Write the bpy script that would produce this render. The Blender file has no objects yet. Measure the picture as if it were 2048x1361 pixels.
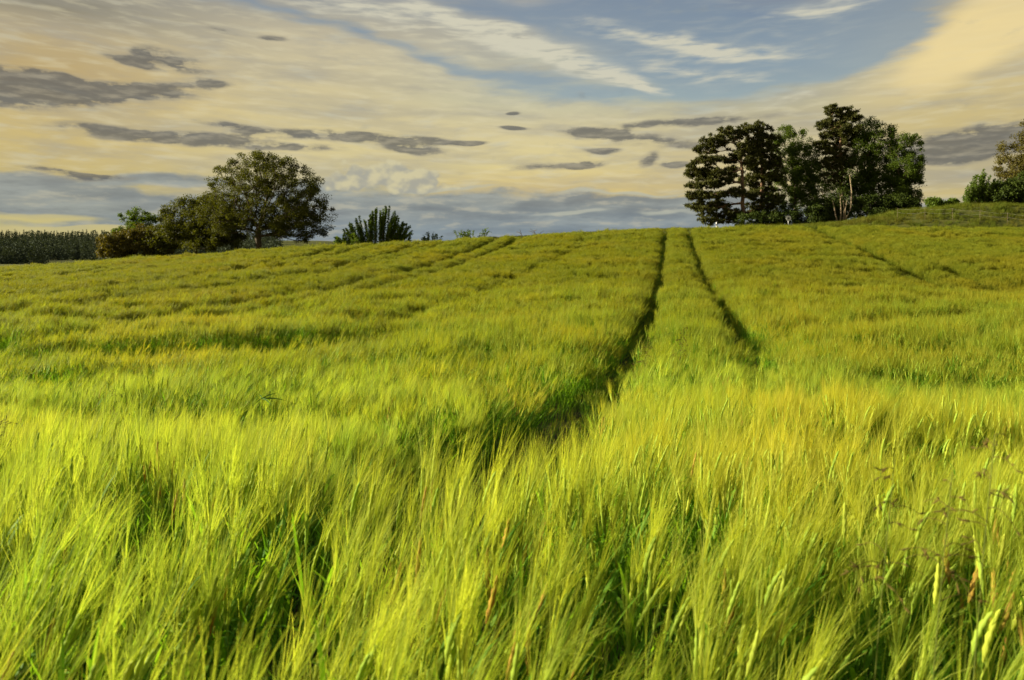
import bpy, math, random
import numpy as np
from mathutils import Vector
R = math.radians
rng = np.random.default_rng(7)
random.seed(7)
S = bpy.context.scene
C = S.collection

# ------------------------------------------------------------------ camera, sun, sky, exposure
EYE = 1.38                 # camera height above the soil at its feet
F, CX, HY = 1359.0, 1024.0, 500.0      # focal length, centre column and eye level, in photo pixels
cam = bpy.data.objects.new('camera', bpy.data.cameras.new('camera'))
C.objects.link(cam)
cam.location = (0, 0, EYE)
cam.rotation_euler = (R(90), 0, 0)
cam.data.sensor_width = 36
cam.data.lens = F / 2048 * 36
cam.data.shift_y = -(680.5 - HY) / 2048
cam.data.clip_start = 0.02
cam.data.clip_end = 6000
cam.data.dof.use_dof = True
cam.data.dof.focus_distance = 4.5
cam.data.dof.aperture_fstop = 5.6
S.camera = cam

SUN_AZ, SUN_EL = -86.0, 17.0           # degrees right of the view direction (negative = left), above the horizon
a, e = R(SUN_AZ), R(SUN_EL)
to_sun = Vector((math.sin(a) * math.cos(e), math.cos(a) * math.cos(e), math.sin(e)))
sun = bpy.data.objects.new('sun', bpy.data.lights.new('sun', 'SUN'))
C.objects.link(sun)
sun.data.energy = 5.0
sun.data.angle = R(0.6)
sun.data.color = (1.0, 0.91, 0.66)
sun.rotation_euler = to_sun.to_track_quat('Z', 'Y').to_euler()

S.view_settings.view_transform = 'Standard'
S.view_settings.look = 'None'
EXPOSURE = 1.32
S.view_settings.exposure = EXPOSURE
S.view_settings.gamma = 1.0
S.render.engine = 'CYCLES'
S.cycles.max_bounces = 6
S.cycles.diffuse_bounces = 3
S.cycles.transmission_bounces = 4
S.cycles.caustics_reflective = False
S.cycles.caustics_refractive = False


def lin(c):
    """sRGB 0-255 -> linear"""
    return tuple((v / 255 / 12.92) if v / 255 <= 0.04045 else ((v / 255 + 0.055) / 1.055) ** 2.4 for v in c)


class NT:
    """small node-tree writer"""
    def __init__(self, nt):
        self.nt = nt
    def new(self, t, **kw):
        n = self.nt.nodes.new(t)
        for k, v in kw.items():
            setattr(n, k, v)
        return n
    def put(self, sock, v):
        if isinstance(v, bpy.types.NodeSocket):
            self.nt.links.new(v, sock)
        elif v is not None:
            if hasattr(sock.default_value, '__len__') and not hasattr(v, '__len__'):
                v = (v,) * len(sock.default_value)
            if hasattr(sock.default_value, '__len__') and len(sock.default_value) == 4 and len(v) == 3:
                v = (*v, 1)
            sock.default_value = v
    def m(self, op, a, b=None, c=None, clamp=False):
        n = self.new('ShaderNodeMath', operation=op, use_clamp=clamp)
        for i, v in enumerate((a, b, c)):
            self.put(n.inputs[i], v)
        return n.outputs[0]
    def vm(self, op, a, b=None):
        n = self.new('ShaderNodeVectorMath', operation=op)
        self.put(n.inputs[0], a)
        if op == 'SCALE':
            self.put(n.inputs['Scale'], b)
        elif b is not None:
            self.put(n.inputs[1], b)
        return n.outputs[0]
    def xyz(self, x, y, z=0.0):
        n = self.new('ShaderNodeCombineXYZ')
        for i, v in enumerate((x, y, z)):
            self.put(n.inputs[i], v)
        return n.outputs[0]
    def noise(self, vec, scale=5, detail=4, rough=0.5, dist=0.0, out=0):
        n = self.new('ShaderNodeTexNoise')
        self.put(n.inputs['Vector'], vec)
        n.inputs['Scale'].default_value = scale
        n.inputs['Detail'].default_value = detail
        n.inputs['Roughness'].default_value = rough
        n.inputs['Distortion'].default_value = dist
        return n.outputs[out]
    def ramp(self, fac, stops, interp='LINEAR'):
        n = self.new('ShaderNodeValToRGB')
        el = n.color_ramp.elements
        n.color_ramp.interpolation = interp
        while len(el) < len(stops):
            el.new(0.5)
        for k, (p, c) in enumerate(stops):
            el[k].position = p
            el[k].color = (*c, 1) if hasattr(c, '__len__') else (c, c, c, 1)
        self.put(n.inputs[0], fac)
        return n.outputs[0]
    def step(self, v, lo, hi):
        n = self.new('ShaderNodeMapRange', interpolation_type='SMOOTHSTEP')
        self.put(n.inputs['Value'], v)
        n.inputs['From Min'].default_value = lo
        n.inputs['From Max'].default_value = hi
        return n.outputs[0]
    def mix(self, fac, a, b, mode='MIX'):
        n = self.new('ShaderNodeMix', data_type='RGBA', blend_type=mode)
        self.put(n.inputs[0], fac)
        self.put(n.inputs[6], a)
        self.put(n.inputs[7], b)
        return n.outputs[2]


# ---- the sky: a Nishita sky overhead, evening cloud layers towards the horizon, all by direction
world = bpy.data.worlds.new('World')
S.world = world
world.use_nodes = True
world.node_tree.nodes.clear()
W = NT(world.node_tree)
d = W.new('ShaderNodeTexCoord').outputs['Generated']
sep = W.new('ShaderNodeSeparateXYZ')
W.put(sep.inputs[0], d)
X, Y, Z = sep.outputs
A = W.m('ARCTAN2', X, Y)                                            # azimuth, 0 = north (+Y)
T = W.m('DIVIDE', Z, W.m('MAXIMUM', W.m('SQRT', W.m('ADD', W.m('MULTIPLY', X, X), W.m('MULTIPLY', Y, Y))), 0.02))   # tan of elevation


def at(px, py):
    u = (px - CX) / F
    v = (HY - py) / F
    return math.atan(u), v * math.cos(math.atan(u))


AT = W.xyz(A, T, 0.0)
# base colours: elevation ramps for five bearings
def col(px, stops):
    """ramp over T in 0..0.5"""
    st = []
    for py, c in stops:
        st.append((min(1, max(0, at(px, py)[1] / 0.5)), lin(c)))
    st.sort(key=lambda s: s[0])
    return W.ramp(W.m('DIVIDE', T, 0.5, clamp=True), st)
cols = [
    (100, col(100, [(500, (184, 170, 110)), (450, (196, 182, 116)), (395, (190, 172, 112)), (320, (208, 184, 116)), (230, (207, 182, 118)), (140, (192, 166, 112)), (60, (188, 168, 124)), (10, (142, 134, 112)), (-140, (120, 124, 126))])),
    (620, col(620, [(500, (128, 142, 146)), (450, (140, 148, 145)), (395, (176, 168, 132)), (320, (216, 198, 140)), (230, (218, 199, 142)), (140, (209, 193, 148)), (60, (200, 186, 150)), (10, (160, 158, 146)), (-140, (130, 138, 146))])),
    (1080, col(1080, [(500, (130, 146, 152)), (430, (138, 150, 150)), (385, (220, 192, 118)), (330, (226, 206, 140)), (260, (214, 198, 148)), (200, (196, 190, 156)), (130, (190, 186, 160)), (40, (168, 168, 158)), (-140, (122, 134, 150))])),
    (1500, col(1500, [(500, (128, 146, 156)), (430, (150, 152, 142)), (375, (214, 190, 122)), (300, (204, 186, 136)), (230, (198, 186, 142)), (180, (182, 182, 156)), (120, (144, 156, 162)), (40, (118, 132, 150)), (-140, (110, 124, 146))])),
    (1960, col(1960, [(500, (180, 170, 130)), (400, (214, 190, 118)), (350, (184, 170, 130)), (260, (206, 184, 122)), (190, (204, 184, 130)), (110, (226, 202, 140)), (60, (232, 206, 142)), (-20, (196, 176, 128)), (-140, (140, 136, 130))])),
]
base = cols[0][1]
for k in range(1, 5):
    f = W.step(A, at(cols[k - 1][0], 0)[0], at(cols[k][0], 0)[0])
    base = W.mix(f, base, cols[k][1])

warp1 = W.noise(W.xyz(W.m('MULTIPLY', A, 9), W.m('MULTIPLY', T, 26), 0.3), 1.0, 1.5, 0.5, 0.0, out=1)
wv = W.vm('MULTIPLY', W.vm('SUBTRACT', warp1, (0.5, 0.5, 0.5)), (0.085, 0.040, 0.0))
VW = W.vm('ADD', AT, wv)
fine = W.noise(W.xyz(W.m('MULTIPLY', A, 26), W.m('MULTIPLY', T, 105), 1.7), 1.0, 4, 0.52, 0.0)
fluff = W.noise(W.xyz(W.m('MULTIPLY', A, 34), W.m('MULTIPLY', T, 48), 4.1), 1.0, 5, 0.55, 0.0)
finec = W.m('SUBTRACT', fine, 0.5)


def blobs(vec, items):
    s = None
    for it in items:
        px, py, rx, ry = it[:4]
        rot = it[4] if len(it) > 4 else 0
        w = it[5] if len(it) > 5 else 1.0
        mp = W.new('ShaderNodeMapping', vector_type='TEXTURE')
        W.put(mp.inputs['Vector'], vec)
        A0, T0 = at(px, py)
        mp.inputs['Location'].default_value = (A0, T0, 0)
        mp.inputs['Rotation'].default_value = (0, 0, R(rot))
        mp.inputs['Scale'].default_value = (rx / F, ry / F, 1)
        g = W.new('ShaderNodeTexGradient', gradient_type='SPHERICAL')
        W.put(g.inputs[0], mp.outputs[0])
        v = g.outputs[1]
        if w != 1.0:
            v = W.m('MULTIPLY', v, w)
        s = v if s is None else W.m('ADD', s, v)
    return s


# streak texture running down to the right like high cirrus
mp = W.new('ShaderNodeMapping', vector_type='POINT')
W.put(mp.inputs['Vector'], W.vm('ADD', AT, W.vm('SCALE', wv, 0.5)))
mp.inputs['Rotation'].default_value = (0, 0, R(14))
mp.inputs['Scale'].default_value = (9, 46, 1)
streak = W.noise(mp.outputs[0], 1.0, 6, 0.58, 0.0)
mp = W.new('ShaderNodeMapping', vector_type='POINT')
W.put(mp.inputs['Vector'], W.vm('ADD', AT, W.vm('SCALE', wv, 0.35)))
mp.inputs['Rotation'].default_value = (0, 0, R(20))
mp.inputs['Scale'].default_value = (22, 120, 1)
streak2 = W.noise(mp.outputs[0], 1.0, 3.5, 0.5, 0.0)
stc = W.m('SUBTRACT', streak, 0.5)

# cream sheet: soft light and dark bands
layers = W.noise(W.xyz(W.m('MULTIPLY', A, 3.2), W.m('MULTIPLY', W.m('ADD', T, W.m('MULTIPLY', A, 0.06)), 34), 5.3), 1.0, 4, 0.5, 0.0)
base = W.mix(W.m('MULTIPLY', W.step(layers, 0.42, 0.66), 0.40), base, lin((168, 160, 138)))
base = W.mix(W.m('MULTIPLY', W.step(streak, 0.42, 0.70), 0.40), base, lin((162, 156, 140)))
base = W.mix(W.m('MULTIPLY', W.step(streak2, 0.44, 0.74), 0.36), base, lin((226, 212, 168)))

# blue openings
g3 = blobs(VW, [(500, 14, 170, 16, -9, 0.8), (700, 62, 170, 18, -14, 0.8), (890, 118, 150, 20, -18, 0.9), (1080, 170, 190, 46, -10), (1230, 196, 190, 30, 2, 0.8),
                (1180, 30, 320, 70, -8, 1.0), (960, 14, 260, 34, -10, 0.6), (1700, 90, 260, 40, 16, 0.6), (1420, 70, 420, 120, -4, 1.3), (1560, 140, 300, 60, 8, 1.2), (1720, 40, 280, 90, 22, 1.1), (1330, 140, 260, 60, -6, 0.7)])
m3 = W.step(W.m('ADD', g3, W.m('ADD', W.m('MULTIPLY', stc, 0.9), W.m('MULTIPLY', W.m('SUBTRACT', streak2, 0.5), 0.9))), 0.02, 1.0)
bluecol = W.ramp(W.m('DIVIDE', T, 0.4, clamp=True), [(0.45, lin((158, 176, 172))), (0.62, lin((140, 157, 162))), (0.95, lin((122, 137, 150)))])
base = W.mix(W.m('MULTIPLY', m3, 0.84), base, bluecol)
# white cirrus inside the blue
g4 = blobs(VW, [(720, 26, 300, 36, -12, 0.8), (1010, 75, 230, 38, -15), (1150, 130, 210, 34, -17, 1.3), (1260, 172, 110, 17, -12, 1.2), (1320, 82, 240, 22, -14, 0.8), (1480, 104, 190, 20, -3, 0.7),
                (880, 30, 200, 30, -12, 0.8), (1640, 12, 130, 26, 4, 0.8), (1430, 150, 180, 18, -12, 0.6), (1560, 200, 260, 16, 8, 0.5), (1300, 110, 380, 70, -12, 0.35), (1560, 60, 260, 60, -8, 0.25)])
m4 = W.step(W.m('MULTIPLY', g4, W.m('ADD', 0.75, W.m('ADD', W.m('MULTIPLY', stc, 2.2), W.m('MULTIPLY', W.m('SUBTRACT', streak2, 0.5), 2.6)))), 0.03, 0.95)
base = W.mix(W.m('MULTIPLY', m4, 0.88), base, lin((214, 206, 176)))
# warm glow of the thick cloud top right
g5 = blobs(VW, [(1960, 70, 150, 70, 35), (1900, 130, 240, 60, 22, 0.8), (2010, 20, 120, 80, 40, 0.8)])
base = W.mix(W.m('MULTIPLY', W.step(g5, 0.1, 1.1), 0.75), base, lin((242, 216, 150)))

# blue-grey bank low down
g2 = blobs(VW, [(40, 380, 190, 44), (230, 402, 240, 34, -6), (330, 360, 170, 16), (110, 412, 160, 18, -8, 0.7),
                (200, 448, 240, 16, 0, 0.7), (20, 420, 120, 12, 0, 0.7), (720, 408, 300, 40), (560, 430, 260, 50), (1150, 420, 420, 46, 0, 1.5), (1330, 440, 300, 50, 0, 1.3), (900, 455, 420, 46, 0, 1.4), (1750, 440, 400, 52, 0, 0.7),
                (620, 372, 60, 24, 0, 0.8)])
soft = W.noise(W.xyz(W.m('MULTIPLY', A, 7), W.m('MULTIPLY', T, 42), 8.1), 1.0, 4, 0.5, 0.2)
m2 = W.step(W.m('ADD', g2, W.m('ADD', W.m('MULTIPLY', finec, 0.5), W.m('ADD', W.m('MULTIPLY', W.m('SUBTRACT', soft, 0.5), 0.8), W.m('MULTIPLY', W.m('SUBTRACT', fluff, 0.5), 0.7)))), 0.10, 0.62)
bank = W.mix(W.step(soft, 0.36, 0.68), lin((124, 130, 128)), lin((156, 160, 150)))
bank = W.mix(W.m('MULTIPLY', W.step(T, 0.06, 0.015), 0.55), bank, lin((132, 148, 154)))
fl2 = W.noise(W.xyz(W.m('MULTIPLY', A, 16), W.m('MULTIPLY', T, 60), 2.2), 1.0, 5, 0.55, 0.0)
fl3 = W.noise(W.xyz(W.m('MULTIPLY', W.m('ADD', A, -0.012), 16), W.m('MULTIPLY', W.m('ADD', T, 0.006), 60), 2.2), 1.0, 5, 0.55, 0.0)
bank = W.mix(W.m('MULTIPLY', W.step(W.m('SUBTRACT', fl2, fl3), 0.0, 0.22), 0.55), bank, lin((192, 184, 156)))
bank = W.mix(W.m('MULTIPLY', W.step(W.m('SUBTRACT', fl3, fl2), 0.0, 0.22), 0.40), bank, lin((108, 114, 116)))
base = W.mix(W.m('MULTIPLY', m2, 0.88), base, bank)
# pale thin streaks lying in the bank
g6 = blobs(VW, [(1150, 425, 110, 7), (1340, 432, 90, 8), (60, 430, 150, 12), (70, 455, 140, 10), (230, 458, 150, 8), (880, 378, 150, 6), (1230, 384, 260, 7, 0, 0.8), (90, 470, 300, 12)])
m6 = W.step(W.m('ADD', g6, W.m('MULTIPLY', finec, 0.7)), 0.15, 0.7)
base = W.mix(W.m('MULTIPLY', m6, 0.7), base, W.mix(W.step(A, at(700, 0)[0], at(200, 0)[0]), lin((186, 184, 160)), lin((208, 190, 122))))
# cumulus heads on the bank
g7 = blobs(VW, [(690, 346, 56, 40), (735, 352, 50, 34), (785, 340, 66, 46), (840, 350, 66, 42), (900, 356, 66, 42), (640, 362, 50, 28, 0, 0.8), (800, 372, 170, 22)])
def puffs(du, dv):
    vo = W.new('ShaderNodeTexVoronoi', feature='SMOOTH_F1')
    W.put(vo.inputs['Vector'], W.xyz(W.m('MULTIPLY', W.m('ADD', A, du), 27), W.m('MULTIPLY', W.m('ADD', T, dv), 34), 0.0))
    vo.inputs['Scale'].default_value = 1.0
    vo.inputs['Detail'].default_value = 2.5
    vo.inputs['Roughness'].default_value = 0.5
    vo.inputs['Smoothness'].default_value = 0.25
    return W.m('SUBTRACT', 0.45, vo.outputs['Distance'])
pu, pv = puffs(0, 0), puffs(-0.009, 0.008)
m7 = W.step(W.m('ADD', g7, W.m('MULTIPLY', pu, 0.9)), 0.16, 0.46)
lit7 = W.m('ADD', W.m('MULTIPLY', W.m('SUBTRACT', pu, pv), 1.6), W.m('MULTIPLY', W.m('SUBTRACT', T, 0.095), 9))
cumcol = W.mix(W.step(lit7, -0.45, 0.55), lin((166, 163, 146)), lin((210, 198, 154)))
base = W.mix(W.m('MULTIPLY', m7, 0.85), base, cumcol)
# dark small clouds
V1 = W.vm('ADD', AT, W.vm('SCALE', wv, 0.42))
g1 = blobs(V1, [(20, 176, 170, 44, 0, 1.3), (170, 180, 150, 30, 0, 1.2), (300, 180, 120, 22), (60, 164, 120, 30), (405, 168, 60, 12), (270, 124, 60, 14, -8), (345, 122, 90, 26, -12), (310, 116, 50, 12, -20, 0.7),
                (240, 264, 130, 17), (470, 258, 80, 13, -8), (430, 280, 160, 18), (640, 271, 170, 17, -2), (810, 278, 150, 12, -3), (600, 297, 110, 11), (830, 298, 80, 15, -5),
                (1100, 332, 150, 9, 3, 0.6), (1180, 328, 60, 10, 3), (1180, 262, 130, 13, -6, 0.7), (1310, 248, 200, 14, 3, 0.65), (1460, 240, 140, 14, 3, 0.6), (1310, 282, 220, 17, -6, 0.7),
                (1205, 300, 60, 9), (1305, 318, 26, 18, 30), (1350, 328, 34, 11), (1890, 292, 170, 36, 0, 0.8), (1975, 282, 110, 40, 10), (1870, 318, 90, 16),
                (110, 338, 80, 9, -6), (170, 352, 90, 10), (440, 62, 50, 10, -8, 0.7), (545, 76, 60, 8, 4, 0.7), (1030, 258, 40, 7), (940, 284, 50, 6), (1030, 228, 20, 6)])
m1 = W.step(W.m('MULTIPLY', W.m('MULTIPLY', g1, 1.6), W.m('MAXIMUM', 0.42, W.m('ADD', 1.0, W.m('ADD', W.m('MULTIPLY', finec, 3.4), W.m('MULTIPLY', W.m('SUBTRACT', fluff, 0.5), 2.4))))), 0.0, 1.05)
fineb = W.noise(W.xyz(W.m('MULTIPLY', W.m('ADD', A, -0.004), 26), W.m('MULTIPLY', W.m('ADD', T, 0.004), 105), 1.7), 1.0, 4, 0.52, 0.0)
dark = W.mix(W.step(W.m('ADD', W.m('MULTIPLY', W.m('SUBTRACT', fine, fineb), 2.0), W.m('SUBTRACT', 1.15, m1)), -0.05, 0.75), lin((100, 99, 94)), lin((150, 142, 122)))
base = W.mix(W.m('MULTIPLY', W.m('POWER', m1, 1.25), 0.84), base, dark)

base = W.mix(1.0, base, (0.975, 1.015, 1.12), 'MULTIPLY')
nish = W.new('ShaderNodeTexSky', sky_type='NISHITA', sun_disc=False, sun_elevation=e, sun_rotation=a)
zen = W.vm('SCALE', nish.outputs[0], 0.10)
zen = W.mix(W.m('MULTIPLY', W.step(W.noise(W.vm('MULTIPLY', d, (2.5, 4, 2.5)), 1.0, 5, 0.6), 0.45, 0.65), 0.6), zen, lin((170, 166, 160)))
out = W.mix(W.step(T, 0.42, 0.62), base, zen)
out = W.mix(W.step(T, -0.03, -0.12), out, lin((70, 70, 40)))
bg = W.new('ShaderNodeBackground')
W.put(bg.inputs[0], out)
bg.inputs[1].default_value = 2 ** -EXPOSURE      # these sky colours are the exposed ones
wo = W.new('ShaderNodeOutputWorld')
W.nt.links.new(bg.outputs[0], wo.inputs[0])
world.cycles.sampling_method = 'MANUAL'
world.cycles.sample_map_resolution = 512


# ------------------------------------------------------------------ helpers
def mesh(name, V, Fq, mats=(), midx=None, smooth=False):
    """mesh from an (n,3) array and an (m,4) or (m,3) face array"""
    me = bpy.data.meshes.new(name)
    V = np.asarray(V, dtype=np.float32)
    Fq = np.asarray(Fq, dtype=np.int32)
    k = Fq.shape[1]
    me.vertices.add(len(V))
    me.vertices.foreach_set('co', V.ravel())
    me.loops.add(Fq.size)
    me.loops.foreach_set('vertex_index', Fq.ravel())
    me.polygons.add(len(Fq))
    me.polygons.foreach_set('loop_start', np.arange(0, Fq.size, k, dtype=np.int32))
    if midx is not None:
        me.polygons.foreach_set('material_index', np.asarray(midx, dtype=np.int32))
    me.polygons.foreach_set('use_smooth', np.full(len(Fq), smooth))
    for m_ in mats:
        me.materials.append(m_)
    me.update(calc_edges=True)
    return me


def link(name, me, parent=None, col=C):
    o = bpy.data.objects.new(name, me)
    col.objects.link(o)
    if parent:
        o.parent = parent
    return o


def tag(o, label=None, cat=None, group=None, kind=None):
    for k, v in (('label', label), ('category', cat), ('group', group), ('kind', kind)):
        if v:
            o[k] = v
    return o


def empty(name, loc, label, cat, group=None):
    o = bpy.data.objects.new(name, None)
    C.objects.link(o)
    o.location = loc
    o.empty_display_size = 0.2
    return tag(o, label, cat, group)


def ribbons(P, Wd, side):
    """P (n,k,3) centre lines, Wd (n,k) widths, side (n,3) or (n,k,3) -> verts, quads"""
    n, k, _ = P.shape
    if side.ndim == 2:
        side = side[:, None, :]
    L = P - side * Wd[..., None] / 2
    Rr = P + side * Wd[..., None] / 2
    V = np.stack([L, Rr], axis=2).reshape(-1, 3)
    b = (np.arange(n)[:, None] * k + np.arange(k - 1)[None, :]) * 2
    Q = np.stack([b, b + 1, b + 3, b + 2], axis=-1).reshape(-1, 4)
    return V, Q


def norm(v):
    return v / np.maximum(np.linalg.norm(v, axis=-1, keepdims=True), 1e-9)


def tubes(P, Rd, sides=4, flat=1.0):
    """P (n,k,3), Rd (n,k) -> verts, quads of n open tubes"""
    n, k, _ = P.shape
    t = norm(np.gradient(P, axis=1))
    ref = np.where(np.abs(t[..., 2:3]) > 0.9, np.array([1.0, 0, 0]), np.array([0, 0, 1.0]))
    s = norm(np.cross(t, ref))
    b = np.cross(s, t)
    an = np.arange(sides) / sides * 2 * math.pi
    ring = s[:, :, None, :] * np.cos(an)[None, None, :, None] + b[:, :, None, :] * (flat * np.sin(an))[None, None, :, None]
    V = (P[:, :, None, :] + ring * Rd[:, :, None, None]).reshape(-1, 3)
    i = (np.arange(n)[:, None, None] * k + np.arange(k - 1)[None, :, None]) * sides
    j = np.arange(sides)[None, None, :]
    j2 = (j + 1) % sides
    Q = np.stack([i + j, i + j2, i + sides + j2, i + sides + j], axis=-1).reshape(-1, 4)
    return V, Q


class MB:
    """collects quads with a material slot each"""
    def __init__(self):
        self.V, self.Q, self.M, self.n = [], [], [], 0
    def add(self, VQ, mi=0):
        V, Q = VQ
        self.V.append(V)
        self.Q.append(Q + self.n)
        self.M.append(np.full(len(Q), mi))
        self.n += len(V)
    def build(self, name, mats, smooth=False):
        return mesh(name, np.concatenate(self.V), np.concatenate(self.Q), mats, np.concatenate(self.M), smooth)


class Waves:
    """smooth 2-D noise in -1..1 as a sum of random sine waves"""
    def __init__(self, size, n=24, seed=0, stretch=(1, 1)):
        r = np.random.default_rng(seed)
        th = r.uniform(0, 2 * math.pi, n)
        fr = r.uniform(0.5, 1.6, n) * 2 * math.pi / size
        self.kx, self.ky = np.cos(th) * fr / stretch[0], np.sin(th) * fr / stretch[1]
        self.ph = r.uniform(0, 2 * math.pi, n)
        self.n = n
    def __call__(self, x, y):
        x, y = np.asarray(x, float), np.asarray(y, float)
        return np.sin(x[..., None] * self.kx + y[..., None] * self.ky + self.ph).sum(-1) / math.sqrt(self.n / 2) * 0.6


# ------------------------------------------------------------------ materials
def material(name):
    m_ = bpy.data.materials.new(name)
    m_.use_nodes = True
    m_.node_tree.nodes.clear()
    return m_, NT(m_.node_tree)


def leafy(name, c1, c2, trans=0.4, tcol=None, size=3.0, island=0.35, rough=0.6, spec=0.14, patch=None, patch_size=0.25):
    """leaf-like surface: reflects and lets light through; c1..c2 vary over space and per leaf"""
    m_, n = material(name)
    geo = n.new('ShaderNodeNewGeometry')
    pos = geo.outputs['Position']
    f = n.m('ADD', n.m('MULTIPLY', n.m('SUBTRACT', n.noise(pos, size, 3, 0.6), 0.5), 1.6), 0.5)
    f = n.m('ADD', f, n.m('MULTIPLY', n.m('SUBTRACT', geo.outputs['Random Per Island'], 0.5), island * 2), clamp=True)
    c = n.mix(f, c1, c2)
    if patch:
        c = n.mix(n.m('MULTIPLY', n.step(n.noise(pos, patch_size, 3, 0.55), 0.44, 0.70), 0.65), c, patch)
    p = n.new('ShaderNodeBsdfPrincipled')
    n.put(p.inputs['Base Color'], c)
    p.inputs['Roughness'].default_value = rough
    p.inputs['Specular IOR Level'].default_value = spec
    t = n.new('ShaderNodeBsdfTranslucent')
    n.put(t.inputs[0], n.mix(1.0, c, tcol or (1.5, 1.5, 0.6), 'MULTIPLY'))
    mx = n.new('ShaderNodeMixShader')
    mx.inputs[0].default_value = trans
    n.nt.links.new(p.outputs[0], mx.inputs[1])
    n.nt.links.new(t.outputs[0], mx.inputs[2])
    o = n.new('ShaderNodeOutputMaterial')
    n.nt.links.new(mx.outputs[0], o.inputs[0])
    return m_


def solid(name, c1, c2, size=4.0, rough=0.8, bump=0.0, metal=0.0):
    m_, n = material(name)
    pos = n.new('ShaderNodeNewGeometry').outputs['Position']
    v = n.noise(pos, size, 6, 0.62)
    p = n.new('ShaderNodeBsdfPrincipled')
    n.put(p.inputs['Base Color'], n.mix(n.step(v, 0.35, 0.65), c1, c2))
    p.inputs['Roughness'].default_value = rough
    p.inputs['Metallic'].default_value = metal
    if bump:
        b = n.new('ShaderNodeBump')
        b.inputs['Strength'].default_value = bump
        n.put(b.inputs['Height'], v)
        n.nt.links.new(b.outputs[0], p.inputs['Normal'])
    o = n.new('ShaderNodeOutputMaterial')
    n.nt.links.new(p.outputs[0], o.inputs[0])
    return m_


M_stem = leafy('barley_stem', (0.15, 0.30, 0.022), (0.30, 0.42, 0.035), 0.35, (1.3, 1.3, 0.5), 6)
M_leaf = leafy('barley_leaf', (0.09, 0.23, 0.018), (0.20, 0.36, 0.025), 0.5, (1.7, 1.6, 0.5), 5)
M_ear = leafy('barley_ear', (0.28, 0.42, 0.045), (0.46, 0.50, 0.055), 0.35, (1.3, 1.2, 0.4), 4)
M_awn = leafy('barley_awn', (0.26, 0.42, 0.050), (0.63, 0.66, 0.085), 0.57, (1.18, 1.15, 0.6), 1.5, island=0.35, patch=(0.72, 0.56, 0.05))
M_awnmid = leafy('barley_awn_mid', (0.20, 0.30, 0.032), (0.44, 0.43, 0.046), 0.55, (1.25, 1.2, 0.5), 1.2, island=0.5, patch=(0.50, 0.42, 0.04))  # awn colour darkened partway, easing into the shade painted on the far field
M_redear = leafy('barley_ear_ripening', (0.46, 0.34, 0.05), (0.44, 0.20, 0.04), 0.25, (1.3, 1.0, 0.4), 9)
M_awnfar = leafy('barley_awn_far', (0.19, 0.245, 0.022), (0.32, 0.318, 0.028), 0.45, (1.25, 1.15, 0.4), 0.8, island=0.5, patch=(0.32, 0.285, 0.022), patch_size=0.16)  # far field's shade put into a darker awn colour; distant tips also browner
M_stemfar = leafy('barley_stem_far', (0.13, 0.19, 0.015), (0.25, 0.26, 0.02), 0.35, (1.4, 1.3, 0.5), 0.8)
M_grass = leafy('bank_grass', (0.085, 0.125, 0.015), (0.15, 0.16, 0.02), 0.35, (1.3, 1.2, 0.5), 0.5, patch=(0.15, 0.13, 0.025), patch_size=0.3, rough=0.8, spec=0.08)
M_weed = leafy('weed_spikelet', (0.10, 0.085, 0.02), (0.17, 0.12, 0.03), 0.35, (1.2, 1.0, 0.5), 20, rough=0.7, spec=0.1)
M_weedstem = leafy('weed_stem', (0.10, 0.14, 0.02), (0.16, 0.18, 0.03), 0.3, (1.3, 1.2, 0.5), 10)
M_dgrass = leafy('dark_grass_leaf', (0.035, 0.075, 0.014), (0.055, 0.11, 0.02), 0.25, (1.3, 1.2, 0.5), 10, rough=0.8, spec=0.05)
M_broad = leafy('olive_leaves', (0.046, 0.056, 0.007), (0.094, 0.100, 0.011), 0.40, (1.4, 1.3, 0.4), 0.5)
M_green = leafy('green_leaves', (0.048, 0.080, 0.010), (0.105, 0.145, 0.017), 0.42, (1.4, 1.4, 0.4), 0.6)
M_shoot = leafy('shoot_leaves', (0.065, 0.115, 0.013), (0.13, 0.18, 0.022), 0.42, (1.3, 1.3, 0.4), 0.6)
M_needle = leafy('pine_needles', (0.044, 0.052, 0.012), (0.086, 0.086, 0.017), 0.2, (1.2, 1.1, 0.5), 0.7)
M_sparse = leafy('brownish_leaves', (0.075, 0.068, 0.014), (0.13, 0.110, 0.020), 0.35, (1.2, 1.1, 0.4), 0.8)
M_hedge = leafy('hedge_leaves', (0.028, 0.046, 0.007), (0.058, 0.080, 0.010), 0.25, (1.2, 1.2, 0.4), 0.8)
M_forest = leafy('forest_leaves', (0.044, 0.058, 0.044), (0.076, 0.092, 0.056), 0.1, (1.2, 1.2, 0.5), 0.03, island=0.3, rough=0.9, spec=0.03)  # distance haze put into the leaf colour: bluish, low in contrast
M_bark = solid('bark', (0.055, 0.040, 0.024), (0.10, 0.075, 0.045), 5, 0.9, 0.4)
M_pinebark = solid('pine_bark', (0.10, 0.060, 0.035), (0.20, 0.115, 0.065), 3, 0.9, 0.4)
M_palebark = solid('pale_bark', (0.22, 0.16, 0.10), (0.34, 0.25, 0.16), 3, 0.9, 0.3)
M_white = solid('white_paint', (0.72, 0.70, 0.66), (0.80, 0.79, 0.76), 9, 0.5)
M_grey = solid('galvanised_steel', (0.34, 0.34, 0.33), (0.46, 0.46, 0.45), 9, 0.4, 0, 0.5)
M_red = solid('faded_red', (0.28, 0.05, 0.03), (0.36, 0.08, 0.05), 9, 0.5)
M_darkpaint = solid('dark_paint', (0.06, 0.055, 0.05), (0.09, 0.085, 0.08), 9, 0.5)
M_wire = solid('fence_tape', (0.5, 0.48, 0.36), (0.6, 0.58, 0.45), 9, 0.5)
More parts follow.
